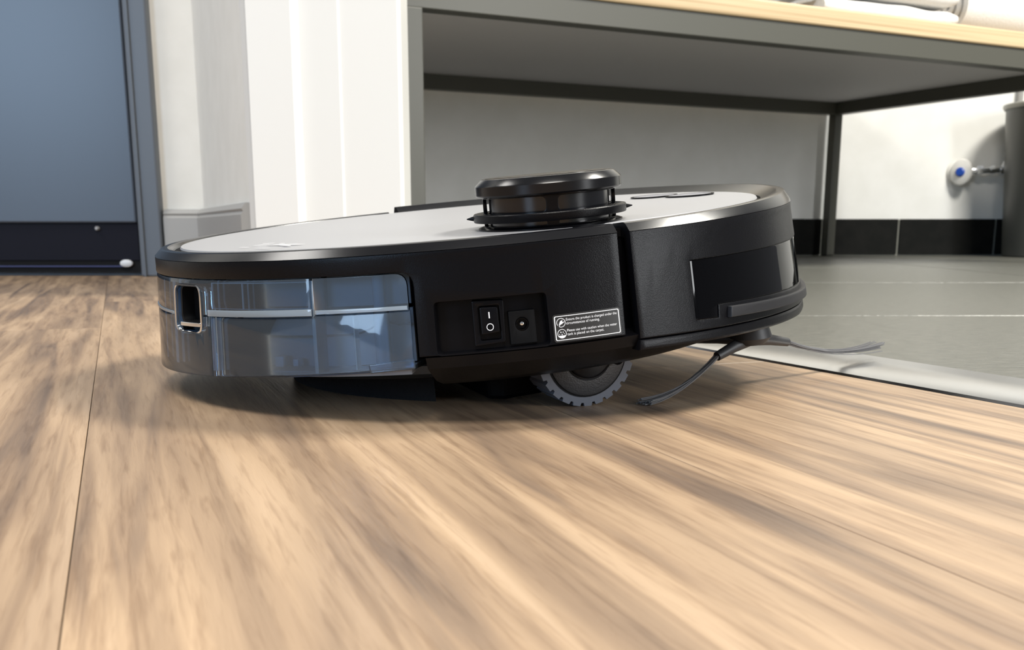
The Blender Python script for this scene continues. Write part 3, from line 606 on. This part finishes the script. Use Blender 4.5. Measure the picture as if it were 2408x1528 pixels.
cap = lathe('turret_cap', [(0, .0130), (.0295, .0130), (.0308, .0134), (.0312, .0140), (.0312, .0176), (.0309, .0181), (.0283, .0204), (.0276, .0206), (0, .0206)], RIMB, tur, 96, cx=TX, cy=TY, smooth=22)
lathe('cap_disc', [(0, .0204), (.0270, .0204), (.0270, .0208), (0, .0209)], mat('spun_dark_metal', (.10, .095, .09), .22, metal=.9), cap, 72, cx=TX, cy=TY)
# ---- wheels
def wheel(ys):
    yc_ = ys*.1165; t_c = floor_t(.001, ys*.1255) + .0239; r = .0239; tp = []; n = 26
    for k in range(n):
        for u, rr in ((.0, r), (.62, r), (.70, r*.935), (.92, r*.935)):
            a = 2*math.pi*(k+u)/n; tp.append((rr*math.cos(a), rr*math.sin(a)))
    X = Matrix.Translation((.001, yc_, t_c+ZT)) @ Matrix.Rotation(rad(90), 4, 'X')
    ti = obj('wheel', bm_prism(tp, -.009, .009, None, X), RUB, rob)
    s = -ys; RL = X @ (Matrix() if s > 0 else Matrix.Rotation(math.pi, 4, 'X'))
    obj('wheel_hub', bm_lathe([(0, .004), (.0188, .004), (.0188, .0098), (.0178, .0104), (.0120, .0106), (.0112, .0098), (.0, .0094)], 48, RL), HUB, ti, 30)
    obj('hub_groove', bm_lathe([(.0186, .0085), (.0196, .0085), (.0196, .0094), (.0186, .0094)], 48, RL), BLKM, ti, 30)
    obj('hub_cap', bm_lathe([(0, .009), (.0110, .009), (.0108, .0116), (.0098, .0120), (0, .0108)], 40, RL), BLK2, ti, 30)
    arm = obj('wheel_arm', bm_tube([RL @ Vector((-.006, .010, .0125)), RL @ Vector((.002, .0015, .0128)), RL @ Vector((.0115, -.0030, .0126))], .0026, 12, None, .0019), BLK2, ti, 60)
    obj('arm_screw', bm_lathe([(0, .0100), (.0030, .0100), (.0030, .0146), (.0022, .0150), (.0020, .0140), (0, .0140)], 24, RL @ Matrix.Translation((.0125, -.0032, 0))), BLK2, arm, 30)
wheel(-1); wheel(1)
# ---- side brush
DRUB = mat('dark_grey_rubber', (.022, .023, .026), .5)
hl = Vector((.0987, -.110, -.0655))
sb = obj('side_brush', bm_lathe([(0, -.0612+ZT), (.009, -.0612+ZT), (.0105, -.066+ZT), (.007, -.0695+ZT), (0, -.0700+ZT)], 24, Matrix.Translation((hl.x, hl.y, 0))), DRUB, rob, 40)
BRI = mat('grey_bristles', (.12, .12, .125), .45)
def atD(x, y, D): return loc(at_y(x, y, D))
def bundle(root, tip, sag, n, spread, seed):
    rnd = random.Random(seed); h = hl.copy(); h.z = -.0672; d = (root-h)
    obj('brush_arm', bm_tube([h+Vector((0, 0, ZT)), h+d*.5+Vector((0, 0, ZT+.0004)), root+Vector((0, 0, ZT))], 0.0034, 12, None, .0023), DRUB, sb, 60)
    bm = bmesh.new(); ax = (tip-root); sx_ = ax.cross(Vector((0, 0, 1))).normalized(); up = sx_.cross(ax).normalized()
    for k in range(n):
        e = sx_*rnd.uniform(-1, 1)*spread + up*rnd.uniform(-1, 1)*spread*.45; s0 = sx_*rnd.uniform(-1, 1)*.0014 + up*rnd.uniform(-1, 1)*.0010
        ln = rnd.uniform(.95, 1.0); pts = []
        for i in range(9):
            u = i/8*ln; p = root + s0*(1-u*.4) + ax*u + e*u*u + up*sag*4*u*(1-u); p.z = max(p.z, floor_t(p.x, p.y)+.0006); pts.append(p + Vector((0, 0, ZT)))
        bm_tube(pts, .00028, 5, bm)
    obj('bristles', bm, BRI, sb, 60)['kind'] = 'stuff'
bundle(atD(1686, 838, .492), loc(at_z(1512, 948, .0012)), -.004, 22, .0042, 1)
bundle(atD(1850, 804, .535), atD(2066, 811, .60), -.0045, 22, .0050, 2)
h2 = hl + Vector((-.02, .025, -.002)); bundle(h2, h2 + Vector((-.05, .045, -.012)), 0, 14, .004, 3)
# caster under the nose
bevel(obj('front_caster', bm_tube([(.112, .0, ZT-.058), (.112, .0, ZT-.066)], .016, 24), BLK2, rob), .002)
bpy.context.view_layer.update()
